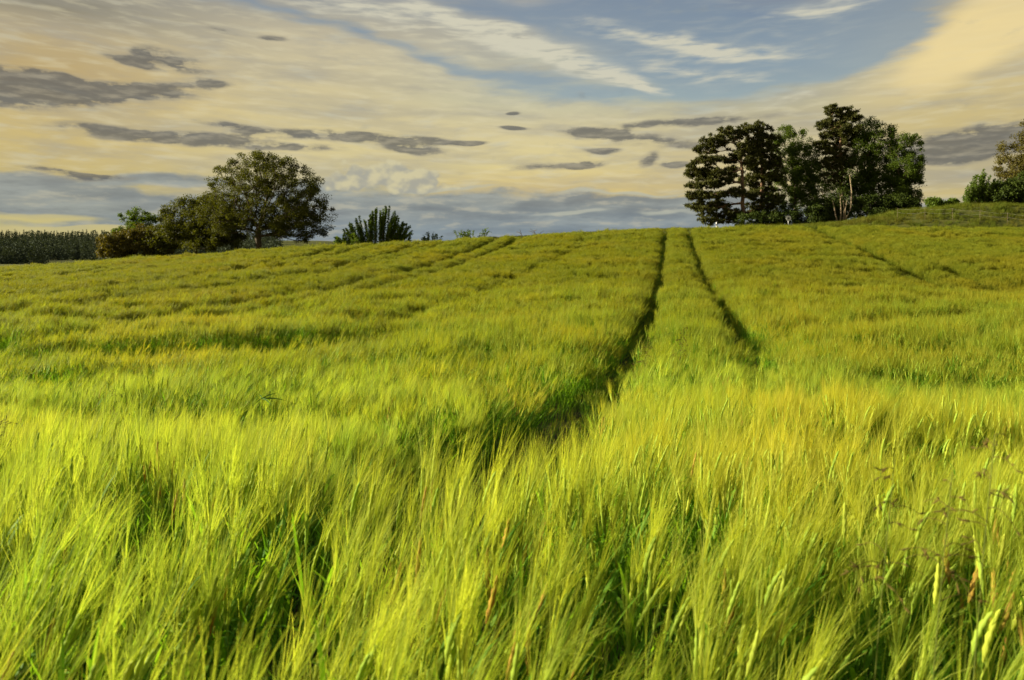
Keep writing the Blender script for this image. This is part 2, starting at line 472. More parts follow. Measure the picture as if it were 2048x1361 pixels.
M_wood = solid('weathered_wood', (0.12, 0.09, 0.05), (0.22, 0.17, 0.10), 12, 0.9, 0.3)


# ------------------------------------------------------------------ the ground
SKY_PX = np.array([-600, -200, 0, 150, 300, 500, 700, 850, 1000, 1150, 1250, 1330, 1420, 1500, 1700, 1850, 2048, 2600])
SKY_PY = np.array([562, 545, 533, 524, 511, 497.5, 486, 479.5, 471, 463, 457, 454, 453, 452, 452, 453, 455, 459])
BNK_PX = np.array([-600, 1340, 1430, 1600, 1680, 1750, 1800, 1850, 1900, 1950, 2048, 2600])
BNK_PY = np.array([700, 700, 453, 450, 443, 431, 422, 416, 409, 405, 403, 398])
vs_t, vb_t = (HY - SKY_PY) / F, (HY - BNK_PY) / F
us_t, ub_t = (SKY_PX - CX) / F, (BNK_PX - CX) / F
PY_ = np.array([-60, -3, 0, 1, 3, 5, 9, 15, 23, 31, 39, 47, 54])
PZ_ = np.array([-0.4, -.40, -.40, -.43, -.73, -.96, -1.18, -1.17, -.98, -.55, 0.05, .9, 1.82])
# smoothed lookups
_yy = np.linspace(-60, 54, 1500)
_pz = np.interp(_yy, PY_, PZ_)
_k = np.hanning(31); _k /= _k.sum()
_pz[60:-60] = np.convolve(_pz, _k, 'same')[60:-60]
CROP = 0.88
YC = 54.0


def sstep(a_, b_, v):
    t = np.clip((v - a_) / (b_ - a_), 0, 1)
    return t * t * (3 - 2 * t)


def ground(x, y):
    """soil height (world z)"""
    x, y = np.asarray(x, float), np.asarray(y, float)
    yn = np.minimum(y, YC)
    prof = np.interp(yn, _yy, _pz)
    v0 = np.interp(12.6 / 54, us_t, vs_t)
    lat = 54 * (np.interp(x / YC, us_t, vs_t) - v0) * np.clip(yn / YC, 0, 1)
    dip = -0.75 * np.exp(-(((x - 19) / 7) ** 2 + ((y - 27) / 8) ** 2))
    near = prof + lat + dip - CROP
    yf = np.maximum(y, YC)
    u = x / yf
    v = np.interp(u, us_t, vs_t)
    vb = np.interp(u, ub_t, vb_t)
    vb = np.maximum(v, vb)
    vv = v + (vb - v) * sstep(57, 67, yf)
    off = -0.8 + 0.50 * sstep(56, 66, yf)
    far = vv * yf + off + 0.8 - CROP
    far = far + (-9.0 - far) * sstep(112, 230, yf)
    z = np.where(y <= YC, near, far) + EYE
    z = z + (-9 + EYE - z) * sstep(100, 250, np.abs(x)) * sstep(40, 120, yf)
    z = z + 23 * sstep(560, 1050, yf) * sstep(-130, -300, x) * (1 - sstep(1800, 2600, yf))      # wooded hill across the valley
    return z


N = 300
t = np.linspace(-1, 1, N)
gx = 6 * np.sinh(t * 6.2) / np.sinh(6.2) * 420
gx = np.sign(t) * (np.abs(t) * 60 + np.abs(t) ** 7 * 2400)
s_ = np.linspace(0, 1, N)
gy = -30 + s_ * 110 + s_ ** 8 * 3000
XX, YY = np.meshgrid(gx, gy)
ZZ = ground(XX, YY) + Waves(1.5, 20, 3)(XX, YY) * 0.012
V = np.stack([XX, YY, ZZ], -1).reshape(-1, 3)
i = np.arange(N - 1)[:, None] * N + np.arange(N - 1)[None, :]
Q = np.stack([i, i + 1, i + N + 1, i + N], -1).reshape(-1, 4)
m_, n = material('soil_and_turf')
pos = n.new('ShaderNodeNewGeometry').outputs['Position']
sp = n.new('ShaderNodeSeparateXYZ')
n.put(sp.inputs[0], pos)
soil = n.mix(n.step(n.noise(pos, 9, 6, 0.65), 0.35, 0.65), (0.05, 0.045, 0.018), (0.10, 0.085, 0.035))
turf = n.mix(n.step(n.noise(pos, 2.5, 6, 0.65), 0.35, 0.65), (0.07, 0.085, 0.014), (0.12, 0.115, 0.022))
p = n.new('ShaderNodeBsdfPrincipled')
n.put(p.inputs['Base Color'], n.mix(n.step(sp.outputs[1], 55.5, 57.5), soil, turf))
p.inputs['Roughness'].default_value = 0.95
p.inputs['Specular IOR Level'].default_value = 0.1
b = n.new('ShaderNodeBump')
b.inputs['Strength'].default_value = 0.6
b.inputs['Distance'].default_value = 0.05
n.put(b.inputs['Height'], n.noise(pos, 14, 6, 0.7))
n.nt.links.new(b.outputs[0], p.inputs['Normal'])
o = n.new('ShaderNodeOutputMaterial')
n.nt.links.new(p.outputs[0], o.inputs[0])
go = link('ground', mesh('ground', V, Q, [m_], smooth=True))
tag(go, 'rolling dark soil and turf under the crop', 'ground', kind='structure')


def P(px, py, y):
    """world point seen at a photo pixel when it stands y metres in front"""
    return np.array([(px - CX) / F * y, y, EYE + (HY - py) / F * y])


# ------------------------------------------------------------------ barley
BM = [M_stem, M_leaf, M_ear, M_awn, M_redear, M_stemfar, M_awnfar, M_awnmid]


def barley(name, n_st, rad, lod, seed, red=False, far=False):
    """one plant or clump: stems, leaves, bristly ears with long awns"""
    r = np.random.default_rng(seed)
    B = MB()
    b0 = np.zeros((n_st, 3))
    rr, th = rad * np.sqrt(r.random(n_st)), r.random(n_st) * 2 * math.pi
    b0[:, 0], b0[:, 1] = rr * np.cos(th), rr * np.sin(th)
    h = r.normal(0.645, 0.045, n_st)
    ln = np.stack([r.normal(0.02, 0.032, n_st), r.normal(0, 0.032, n_st)], -1)     # lean of the stem top
    k = 6 if lod == 0 else 3
    s = np.linspace(0, 1, k)
    P_ = np.zeros((n_st, k, 3))
    P_[:, :, :2] = b0[:, None, :2] + ln[:, None, :] * (s ** 2)[None, :, None]
    P_[:, :, 2] = h[:, None] * s[None, :] - 0.02
    if lod == 0:
        B.add(tubes(P_, np.linspace(0.0019, 0.0011, k)[None, :].repeat(n_st, 0), 3), 0)
    else:
        th2 = r.random(n_st) * math.pi
        sd = np.stack([np.cos(th2), np.sin(th2) * 0.4, np.zeros(n_st)], -1)
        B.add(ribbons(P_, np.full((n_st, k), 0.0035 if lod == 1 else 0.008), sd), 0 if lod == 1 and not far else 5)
    top = P_[:, -1]
    # ears
    tdir = norm(np.concatenate([ln * 2.2 + r.normal(0, 0.08, (n_st, 2)), h[:, None]], 1))
    nod = norm(np.concatenate([ln * 5 + r.normal(0.03, 0.10, (n_st, 2)), np.full((n_st, 1), 0.75)], 1))
    L = r.normal(0.085, 0.010, n_st)
    ke = 10 if lod == 0 else (4 if lod == 1 else 3)
    se = np.linspace(0, 1, ke)
    dirs = norm(tdir[:, None, :] * (1 - se)[None, :, None] + nod[:, None, :] * se[None, :, None])
    E = np.zeros((n_st, ke, 3))
    E[:, 0] = top
    for q in range(1, ke):
        E[:, q] = E[:, q - 1] + dirs[:, q] * (L / (ke - 1))[:, None]
    if lod == 0:
        rad_e = np.interp(se, [0, .12, .5, .85, 1], [.0016, .0052, .0060, .0044, .001]) * (1 + 0.22 * (-1.0) ** np.arange(ke))
    else:
        rad_e = np.interp(se, [0, .2, .6, 1], [.002, .006, .006, .002]) * (1.0 if lod == 1 else 1.25)
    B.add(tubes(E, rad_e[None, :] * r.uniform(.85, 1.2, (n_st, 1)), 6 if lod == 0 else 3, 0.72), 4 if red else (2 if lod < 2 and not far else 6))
    # awns
    na = (22, 11, 6)[lod]
    ka = 4 if lod == 0 else 3
    sa = np.linspace(0, 1, ka)
    idx = np.repeat(np.arange(n_st), na)
    fr = r.random(len(idx))
    qi = np.minimum((fr * (ke - 1)).astype(int), ke - 2)
    fq = (fr * (ke - 1) - qi)[:, None]
    o_ = E[idx, qi] * (1 - fq) + E[idx, qi + 1] * fq
    dd = norm(dirs[idx, qi] + r.normal(0, 0.095, (len(idx), 3)))
    la = r.normal(0.158, 0.02, len(idx)) * (1 - 0.25 * fr)
    bend = r.normal(0, 0.012, (len(idx), 3)) + np.array([0.012, 0.0, -0.002])
    AP = o_[:, None, :] + dd[:, None, :] * (la[:, None] * sa[None, :])[..., None] + bend[:, None, :] * (sa ** 2)[None, :, None]
    wa = (0.00125, 0.0024, 0.0058)[lod] * np.linspace(1, 0.25, ka)
    sd = norm(np.cross(dd, r.normal(0, 1, (len(idx), 3)) + np.array([0, 2.0, 0])))
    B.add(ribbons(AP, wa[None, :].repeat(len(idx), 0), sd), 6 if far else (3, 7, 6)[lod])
    # leaves
    nl = (4, 2, 1)[lod]
    kl = 6 if lod == 0 else 4
    idx = np.repeat(np.arange(n_st), nl)
    z0 = r.uniform(0.22, 0.92, len(idx))
    q = z0 * (k - 1)
    qi = np.minimum(q.astype(int), k - 2)
    o_ = P_[idx, qi] * (1 - (q - qi))[:, None] + P_[idx, qi + 1] * (q - qi)[:, None]
    th = r.random(len(idx)) * 2 * math.pi
    hd = np.stack([np.cos(th), np.sin(th), np.zeros(len(idx))], -1)
    ll = r.uniform(0.12, 0.24, len(idx)) * np.where(z0 > 0.8, 0.6, 1)
    up = r.uniform(0.6, 2.2, len(idx))
    droop = r.uniform(0.2, 1.1, len(idx))
    sl = np.linspace(0, 1, kl)
    LP = o_[:, None, :] + hd[:, None, :] * (ll[:, None] * sl * 0.75)[..., None]
    LP[:, :, 2] += (ll * up)[:, None] * sl - (ll * droop)[:, None] * sl ** 2.2
    wl = np.interp(sl, [0, .25, .7, 1], [.5, 1, .8, .05]) * (0.0105, 0.010, 0.016)[lod]
    sd = np.cross(hd, np.array([0, 0, 1.0])) + r.normal(0, .25, (len(idx), 3))
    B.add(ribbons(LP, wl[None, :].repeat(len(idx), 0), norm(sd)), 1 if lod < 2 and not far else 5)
    return link(name, B.build(name, BM, True), None, crop_col)


crop_col = bpy.data.collections.new('barley_sources')
variants = []
for v in range(10):
    barley('barley_plant.%03d' % len(crop_col.objects), 5, 0.05, 0, 100 + v, red=(v == 9))
for v in range(6):
    barley('barley_plant.%03d' % len(crop_col.objects), 13, 0.12, 1, 200 + v)
for v in range(6):
    barley('barley_plant.%03d' % len(crop_col.objects), 22, 0.17, 2, 300 + v)
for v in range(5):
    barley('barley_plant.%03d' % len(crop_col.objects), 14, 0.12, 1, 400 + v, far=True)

# wheel tracks: straight parallel lines x = x0 + 0.235 y
SLOPE = 0.235
CN = 1 / math.sqrt(1 + SLOPE ** 2)
MAIN = -0.62
TRACKS = [(MAIN, 0.18, 1.0), (MAIN + 1.88, 0.17, 1.0), (MAIN + 12.2, 0.34, 1.0), (MAIN + 14.1, 0.22, 0.8), (MAIN - 11.6, 0.28, 1.0), (MAIN - 13.5, 0.28, 1.0),
          (MAIN - 23.6, 0.28, 1.0), (MAIN - 25.5, 0.28, 1.0), (MAIN - 36, 0.26, 0.9), (MAIN - 17.4, 0.20, 0.9), (MAIN - 19.3, 0.20, 0.9)]
bend = Waves(9, 12, 11)
gust = Waves(2.6, 26, 21, (1.5, 1))
gust2 = Waves(0.9, 26, 22)
gust3 = Waves(7.5, 20, 23, (1.6, 1))
hgt = Waves(1.6, 26, 24, (1.8, 1))
patchy = Waves(1.5, 26, 26, (1.7, 0.8))
hgt2 = Waves(5.5, 26, 25, (2.2, 0.8))


def place(dens, y0, y1, vlo, vhi, feather, band=None):
    n_ = int(dens * (y1 - y0) * 2 * (0.84 * y1 + 2.6))
    y = rng.uniform(y0, y1, n_)
    x = rng.uniform(-(0.84 * y1 + 2.6), 0.84 * y1 + 2.6, n_)
    keep = np.abs(x) < 0.82 * np.maximum(y, 0) + 2.6
    keep &= y > 0.74 + 0.10 * bend(x * 6, y) - 0.05 * np.abs(x)
    edge = rng.normal(0, feather, n_)
    keep &= (y + edge > y0 + feather * 1.5) | (y0 < 0)
    keep &= y + edge < y1 - feather * 1.5
    keep &= y < 56.2 + 0.5 * bend(x, y)
    x, y = x[keep], y[keep]
    near = np.full(len(x), 9.0)
    sgn = np.zeros(len(x))
    for x0, hw, wt in TRACKS:
        close = sstep(1.6, 2.3, y) if x0 == MAIN else sstep(5.2, 8.2, y)          # the crop closes over the ruts near by
        dperp = (x - (x0 + SLOPE * y - 0.38 * np.exp(-((y - 5.2) / 4.6) ** 2) + 0.03 * bend(x, y))) * CN
        hw = hw + (0.27 * np.exp(-((y - 4.2) / 3.2) ** 2) if x0 == MAIN else 0)
        ad = np.abs(dperp) - close * (hw * rng.normal(1.0, 0.07, len(x)) + (0.05 if vlo == 0 else 0.10 if vlo in (10, 22) else 0.15) * wt) + (1 - close) * 0.35
        upd = ad < near
        near = np.where(upd, ad, near)
        sgn = np.where(upd, np.sign(dperp), sgn)
    k = near > (0.24 if vlo == 16 else 0)
    if band:
        k &= near < band
    x, y, near, sgn = x[k], y[k], near[k], sgn[k]
    n_ = len(x)
    g = gust(x, y) * 0.5 + gust2(x, y) * 0.35 + gust3(x, y) * 0.35
    lx = 0.05 - 0.018 * np.clip(x, -4, 4) + 0.20 * g + rng.normal(0, 0.04, n_) + np.where(sgn < 0, 0.16, 0.04) * np.exp(-(near / 0.25) ** 2)
    ly = 0.02 + 0.10 * gust2(y + 7, x) + 0.08 * gust(y - 3, x) + rng.normal(0, 0.035, n_)
    yaw = rng.uniform(-0.6, 0.6, n_)
    cx, cy = np.cos(-yaw), np.sin(-yaw)
    lxl, lyl = lx * cx - ly * cy, lx * cy + ly * cx
    sc = 1.0 + 0.085 * hgt(x, y) + 0.075 * hgt2(x, y) + rng.normal(0, 0.035 if vlo < 10 else 0.06, n_)
    sc -= 0.19 * np.clip(patchy(x, y) - 0.25, 0, 0.8)
    # the other wheel lines lie in shallow sunken strips
    for xc, cs in SUNK:
        dl = (x - xc - SLOPE * y - 0.2 * bend(x, y)) * CN * cs
        sc -= 0.21 * np.exp(-(dl / np.where(dl > 0, 1.0, 0.28)) ** 2) * sstep(8, 14, y)
    # shallow hollows crossing the field
    for (ax, ay, bx, by, wd, dp) in HOLLOWS:
        tt = np.clip(((x - ax) * (bx - ax) + (y - ay) * (by - ay)) / ((bx - ax) ** 2 + (by - ay) ** 2), 0, 1)
        dx_, dy_ = x - ax - tt * (bx - ax), y - ay - tt * (by - ay)
        wid = np.where(dy_ < 0, 2.3 * wd, 0.45 * wd)           # slopes in gently from the front, ends abruptly at the back
        dist = np.hypot(dx_ / wd, dy_ / wid)
        sc -= dp * np.exp(-dist ** 2)
    sc -= 0.14 * np.exp(-(near / 0.22) ** 2)
    sc = np.clip(sc, 0.35, 1.3)
    var = rng.integers(vlo, vhi, n_)
    if vlo == 0:
        var = np.where((var == 9) & (rng.random(n_) > 0.55), 3, var)
    return np.stack([x, y, ground(x, y)], -1), np.stack([-lyl, lxl, yaw], -1), np.stack([sc * 0 + 1, sc * 0 + 1, sc], -1), var


SUNK = [(MAIN + k_, 1) for k_ in (-6.2, -11.6, -13.5, -18.4, -23.6, -25.5, -36, -38)] + [(MAIN + 12.2, -1), (MAIN + 20, -1)]
HOLLOWS = [(-9.5, 11.2, -3.0, 12.8, 0.8, 0.56), (-9.0, 8.0, -4.5, 8.4, 0.5, 0.30), (-6.5, 16, -1, 17, 0.6, 0.25), (-14, 17.5, -6, 18.5, 0.7, 0.3), (-2.6, 9.2, -0.6, 8.9, 0.4, 0.28), (-0.5, 10.4, 1.0, 10.2, 0.45, 0.3), (1.6, 11.4, 3.6, 11.4, 0.4, 0.32), (3.8, 11.6, 10.5, 15.5, 0.5, 0.30), (-5.0, 5.6, -1.5, 5.4, 0.45, 0.22), (4.0, 7.4, 6.8, 7.2, 0.6, 0.3), (1.75, 3.3, 2.7, 3.2, 0.35, 0.25), (-0.9, 4.9, -0.3, 4.0, 0.35, 0.2),
           (3.0, 5.6, 4.6, 5.2, 0.5, 0.2), (-3.6, 4.4, -2.2, 4.4, 0.35, 0.18), (10, 24, 24, 30, 0.8, 0.25)]
parts = [place(78, -0.5, 7.6, 0, 10, 0.6), place(34, 4.4, 25, 10, 16, 2.3), place(21, 12.0, 60, 16, 22, 2.6), place(40, 12.0, 60, 22, 27, 2.6, band=0.36)]
yv = rng.uniform(3, 55, 1500)
xv = np.where(rng.random(1500) < 0.5, MAIN, MAIN + 1.88) + SLOPE * yv - 0.38 * np.exp(-((yv - 5.2) / 4.6) ** 2) + rng.normal(0, 0.13, 1500)
sv = rng.uniform(0.22, 0.5, 1500)                               # stunted plants in the ruts
parts.append((np.stack([xv, yv, ground(xv, yv)], -1), rng.normal(0, 0.18, (1500, 3)), np.stack([sv * 1.5, sv * 1.5, sv], -1), np.where(yv < 8, rng.integers(0, 9, 1500), rng.integers(10, 16, 1500))))
pts, rot, scl, var = (np.concatenate([p_[k] for p_ in parts]) for k in range(4))


def scatter(name, pts, rot, scl, var, coll, label, cat):
    me = bpy.data.meshes.new(name)
    me.vertices.add(len(pts))
    me.vertices.foreach_set('co', pts.astype(np.float32).ravel())
    for nm, arr in (('rot', rot), ('scl', scl)):
        at_ = me.attributes.new(nm, 'FLOAT_VECTOR', 'POINT')
        at_.data.foreach_set('vector', arr.astype(np.float32).ravel())
    at_ = me.attributes.new('variant', 'INT', 'POINT')
    at_.data.foreach_set('value', var.astype(np.int32))
    ob = link(name, me)
    tag(ob, label, cat, kind='stuff')
    ng = bpy.data.node_groups.new(name + '_scatter', 'GeometryNodeTree')
    ng.interface.new_socket('Geometry', in_out='INPUT', socket_type='NodeSocketGeometry')
    ng.interface.new_socket('Geometry', in_out='OUTPUT', socket_type='NodeSocketGeometry')
    gi, go_ = ng.nodes.new('NodeGroupInput'), ng.nodes.new('NodeGroupOutput')
    ip = ng.nodes.new('GeometryNodeInstanceOnPoints')
    ci = ng.nodes.new('GeometryNodeCollectionInfo')
    ci.inputs['Collection'].default_value = coll
    ci.inputs['Separate Children'].default_value = True
    ci.inputs['Reset Children'].default_value = True
    ip.inputs['Pick Instance'].default_value = True
    for nm, ty, sock in (('rot', 'FLOAT_VECTOR', 'Rotation'), ('scl', 'FLOAT_VECTOR', 'Scale'), ('variant', 'INT', 'Instance Index')):
        na_ = ng.nodes.new('GeometryNodeInputNamedAttribute')
        na_.data_type = ty
        na_.inputs['Name'].default_value = nm
        ng.links.new([s for s in na_.outputs if s.enabled][0], ip.inputs[sock])
    ng.links.new(gi.outputs[0], ip.inputs['Points'])
    ng.links.new(ci.outputs[0], ip.inputs['Instance'])
    ng.links.new(ip.outputs[0], go_.inputs[0])
    md = ob.modifiers.new('scatter', 'NODES')
    md.node_group = ng
    return ob


scatter('barley_crop', pts, rot, scl, var, crop_col, 'green and golden bearded barley swaying over the whole field', 'barley crop')


# ------------------------------------------------------------------ grass on the bank
grass_col = bpy.data.collections.new('grass_sources')
for v in range(5):
    r = np.random.default_rng(500 + v)
    n_ = 60
    th, rr = r.random(n_) * 6.283, 0.3 * np.sqrt(r.random(n_))
    o_ = np.stack([rr * np.cos(th), rr * np.sin(th), np.full(n_, -0.03)], -1)
    hd = np.stack([r.normal(0.08, 0.25, n_), r.normal(0, 0.25, n_), np.zeros(n_)], -1)
    L = r.uniform(0.3, 0.7, n_)
    s = np.linspace(0, 1, 4)
    GP = o_[:, None, :] + hd[:, None, :] * (L[:, None] * s ** 1.6)[..., None]
    GP[:, :, 2] += L[:, None] * s * (1 - 0.15 * s)
    sd = norm(np.stack([r.normal(0, 1, n_) + 1, r.normal(0, .5, n_), np.zeros(n_)], -1))
    B = MB()
    B.add(ribbons(GP, np.linspace(0.022, 0.004, 4)[None, :].repeat(n_, 0), sd))
    link('grass_tuft.%03d' % v, B.build('grass_tuft', [M_grass]), None, grass_col)
n_ = 15000
y = rng.uniform(56, 84, n_)
x = rng.uniform(-0.8, 0.92, n_) * y
k = (x > -0.05 * y) | (y < 68)
x, y = x[k], y[k]
n_ = len(x)
yaw = rng.uniform(-0.8, .8, n_)
sc = rng.uniform(0.5, 1.1, n_) * (0.8 + 0.3 * Waves(5, 20, 77)(x, y))
sc *= np.where(x / y < 0.33, 0.55, 1.0)
sc = np.clip(sc, 0.2, 1.4)
scatter('bank_grass', np.stack([x, y, ground(x, y)], -1), np.stack([yaw * 0, rng.normal(0.05, .1, n_), yaw], -1), np.stack([sc, sc, sc], -1),
        rng.integers(0, 5, n_), grass_col, 'long olive grass on the bank beyond the barley', 'grass')


# ------------------------------------------------------------------ trees
def leaf_quads(cent, size, r, aspect=0.55, updir=0.0):
    """folded little leaf quads at the given points"""
    n_ = len(cent)
    d1 = norm(r.normal(0, 1, (n_, 3)) + np.array([0, 0, updir]))
    d2 = norm(np.cross(d1, r.normal(0, 1, (n_, 3))))
    L = (size * r.uniform(0.6, 1.35, n_))[:, None]
    a_ = cent
    bq = cent + d1 * L * 0.5 + d2 * L * aspect * 0.5
    cq = cent + d1 * L + np.array([0, 0, -0.12]) * L
    dq = cent + d1 * L * 0.5 - d2 * L * aspect * 0.5
    V = np.stack([a_, bq, cq, dq], 1).reshape(-1, 3)
    return V, np.arange(n_ * 4).reshape(-1, 4)


def skeleton(trunk, targets, r, stepl=0.7, along=0.35):
    """grow limbs from trunk nodes to every target; returns node positions and parent indices"""
    nodes = [np.array(p_, float) for p_ in trunk]
    par = [-1] + list(range(len(trunk) - 1))
    path = [0.0]
    for q in range(1, len(trunk)):
        path.append(path[-1] * 0 + 0.15 * q)
    c0 = nodes[-1]
    order = np.argsort(np.linalg.norm(targets - c0, axis=1))
    arr = np.array(nodes)
    pl = np.array(path)
    lo = max(1, len(trunk) // 3)
    allowed = np.arange(len(arr)) >= lo
    for ti in order:
        t_ = targets[ti]
        dv = t_ - arr
        dist = np.linalg.norm(dv, axis=1)
        cost = dist + along * pl + np.where(dv[:, 2] < -0.3 * dist, 2.0, 0) + np.where(allowed, 0, 99)
        b_ = int(np.argmin(cost))
        ns = max(1, int(dist[b_] / stepl))
        prev = b_
        new = []
        for q in range(1, ns + 1):
            f = q / ns
            p_ = arr[b_] * (1 - f) + t_ * f
            p_ = p_ + np.array([0, 0, 0.12 * dist[b_] * math.sin(math.pi * f) * -0.5]) + r.normal(0, 0.05 * stepl, 3) * (f < 1)
            new.append(p_)
            par.append(prev)
            prev = len(arr) + len(new) - 1
        new = np.array(new)
        pl = np.concatenate([pl, pl[b_] + dist[b_] * np.arange(1, ns + 1) / ns])
        allowed = np.concatenate([allowed, np.ones(ns, bool)])
        arr = np.concatenate([arr, new])
    return arr, np.array(par)


def limbs(arr, par, r_tip, power=0.42, r_max=9, sides=6):
    n_ = len(arr)
    cnt = np.ones(n_)
    for q in range(n_ - 1, 0, -1):
        if par[q] >= 0:
            cnt[par[q]] += cnt[q]
    rad = np.minimum(r_tip * cnt ** power, r_max)
    ch = np.arange(1, n_)
    pa = par[1:]
    P_ = np.stack([arr[pa], arr[ch]], 1)
    # a limb leaves its parent no thicker than a bit over its own size
    R_ = np.stack([np.minimum(rad[pa], rad[ch] * 1.35), rad[ch]], 1)
    return tubes(P_, R_, sides)


def inside(ells, n_, r, shell=0.55):
    """points in a union of ellipsoids, denser towards the outside"""
    out = []
    vol = np.array([e_[3] * e_[4] * e_[5] for e_ in ells]) ** 0.75
    for e_, w in zip(ells, vol / vol.sum()):
        m__ = max(3, int(n_ * w))
        dv = norm(r.normal(0, 1, (m__, 3)))
        rad = np.where(r.random(m__) < shell, r.uniform(0.78, 1.0, m__), r.random(m__) ** (1 / 2.2))
        out.append(np.array(e_[:3]) + dv * rad[:, None] * np.array(e_[3:6]))
    return np.concatenate(out)


def ell(px, py, rx, ry, y, dy=0, depth=None):
    """an ellipsoid from its outline in the photo, at distance y (+dy)"""
    yy = y + dy
    c = P(px, py, yy)
    a_ = rx / F * yy
    return (c[0], c[1], c[2], a_, depth or a_ * 0.9, ry / F * yy)


def tree(name, label, cat, base_px, y, ells, n_cl, n_leaf, leaf, mat, bark, cl_r=0.55, trunk_top=None, r_tip=0.016, seed=0, group=None, shell=0.55, flat=0.8, trunk_r=9, gap=0.0, updir=0.0, power=0.42, minz=None, along=0.35, lean=0.0):
    r = np.random.default_rng(seed)
    bx = (base_px - CX) / F * y
    bz = float(ground(bx, y))
    root = empty(name, (bx, y, bz), label, cat, group)
    tg = inside(ells, n_cl, r, shell)
    if gap > 0:
        nz = Waves(1.6, 18, seed + 5)(tg[:, 0] + tg[:, 1] * 0.6, tg[:, 2])
        tg = tg[nz > -1 + gap]
    gz = ground(tg[:, 0], tg[:, 1]) + (minz if minz is not None else 0.3)
    tg = tg[tg[:, 2] > gz]
    tt = trunk_top or 2.0
    trunk = [np.array([bx + lean * tt * f, y, bz - 0.2 + (tt + 0.2) * f]) + (r.normal(0, 0.03, 3) if 0 < f < 1 else 0) for f in np.linspace(0, 1, max(3, int(tt / 0.6)))]
    arr, par = skeleton(np.array(trunk), tg, r, along=along)
    off = np.array([bx, y, bz])
    V, Q = limbs(arr, par, r_tip, power, trunk_r)
    link('trunk', mesh('trunk', V - off, Q, [bark], smooth=True), root)
    per = max(4, int(n_leaf / len(tg)))
    wgt = r.uniform(0.4, 1.6, len(tg))
    cnt = np.maximum(2, (per * wgt).astype(int))
    idx = np.repeat(np.arange(len(tg)), cnt)
    dv = norm(r.normal(0, 1, (len(idx), 3))) * (r.random(len(idx)) ** 0.45)[:, None]
    szs = cl_r * r.uniform(0.6, 1.35, len(tg))
    cent = tg[idx] + dv * szs[idx][:, None] * np.array([1, 1, flat])
    gz = ground(cent[:, 0], cent[:, 1]) + 0.05
    cent = cent[cent[:, 2] > gz]
    V, Q = leaf_quads(cent, leaf, r, updir=updir)
    link('crown', mesh('crown', V - off, Q, [mat]), root)
    return root


def pine(name, label, base_px, y, top_py, pads, seed, bark=M_pinebark, mat=M_needle, tuft=0.34, lean=0.0, group=None, dens=1.0):
    """trunk with spreading limbs, each ending in flat pads of needle tufts; pads (px, py, rx_px, rz_px[, dy])"""
    r = np.random.default_rng(seed)
    bx = (base_px - CX) / F * y
    bz = float(ground(bx, y))
    off = np.array([bx, y, bz])
    root = empty(name, off, label, 'pine tree', group)
    top = P(base_px, top_py, y)
    hh = top[2] - bz
    trunk = [np.array([bx + lean * hh * f * f, y, bz - 0.2 + (hh + 0.2) * f]) + (r.normal(0, 0.06, 3) * [1, 1, 0] if 0 < f < 1 else 0) for f in np.linspace(0, 1, 14)]
    tg = []
    for pd in pads:
        px, py, rx, rz = pd[:4]
        dy = pd[4] if len(pd) > 4 else r.uniform(-1.5, 1.5)
        c = P(px, py, y + dy)
        a_, c_ = rx / F * y * 1.1, rz / F * y * 1.35
        m__ = max(6, int(dens * 12 * a_ * a_ + 5))
        dv = norm(r.normal(0, 1, (m__, 3))) * (r.random(m__) ** 0.4)[:, None]
        tg.append(c + dv * np.array([a_, max(a_ * 0.8, 0.5), c_]))
    tg = np.concatenate(tg)
    tg = tg[tg[:, 2] > ground(tg[:, 0], tg[:, 1]) + 0.3]
    arr, par = skeleton(np.array(trunk), tg, r, along=0.25)
    V, Q = limbs(arr, par, 0.018, 0.40, 0.34)
    link('trunk', mesh('trunk', V - off, Q, [bark], smooth=True), root)
    # needle tufts: bursts of narrow spikes
    nt_, ns_ = 8, 9
    cl = np.repeat(tg, nt_, 0)
    cl = cl + norm(r.normal(0, 1, cl.shape)) * (r.random((len(cl), 1)) ** 0.5) * np.array([0.36, 0.36, 0.17])
    cc = np.repeat(cl, ns_, 0)
    dv = norm(r.normal(0, 1, cc.shape) + np.array([0, 0, 0.55]))
    sd = norm(np.cross(dv, r.normal(0, 1, cc.shape)))
    L = tuft * r.uniform(0.6, 1.2, len(cc))
    PP = np.stack([cc, cc + dv * L[:, None]], 1)
    V, Q = ribbons(PP, np.stack([np.full(len(cc), 0.10), np.full(len(cc), 0.03)], 1), sd)
    link('crown', mesh('crown', V - off, Q, [mat]), root)
    return root


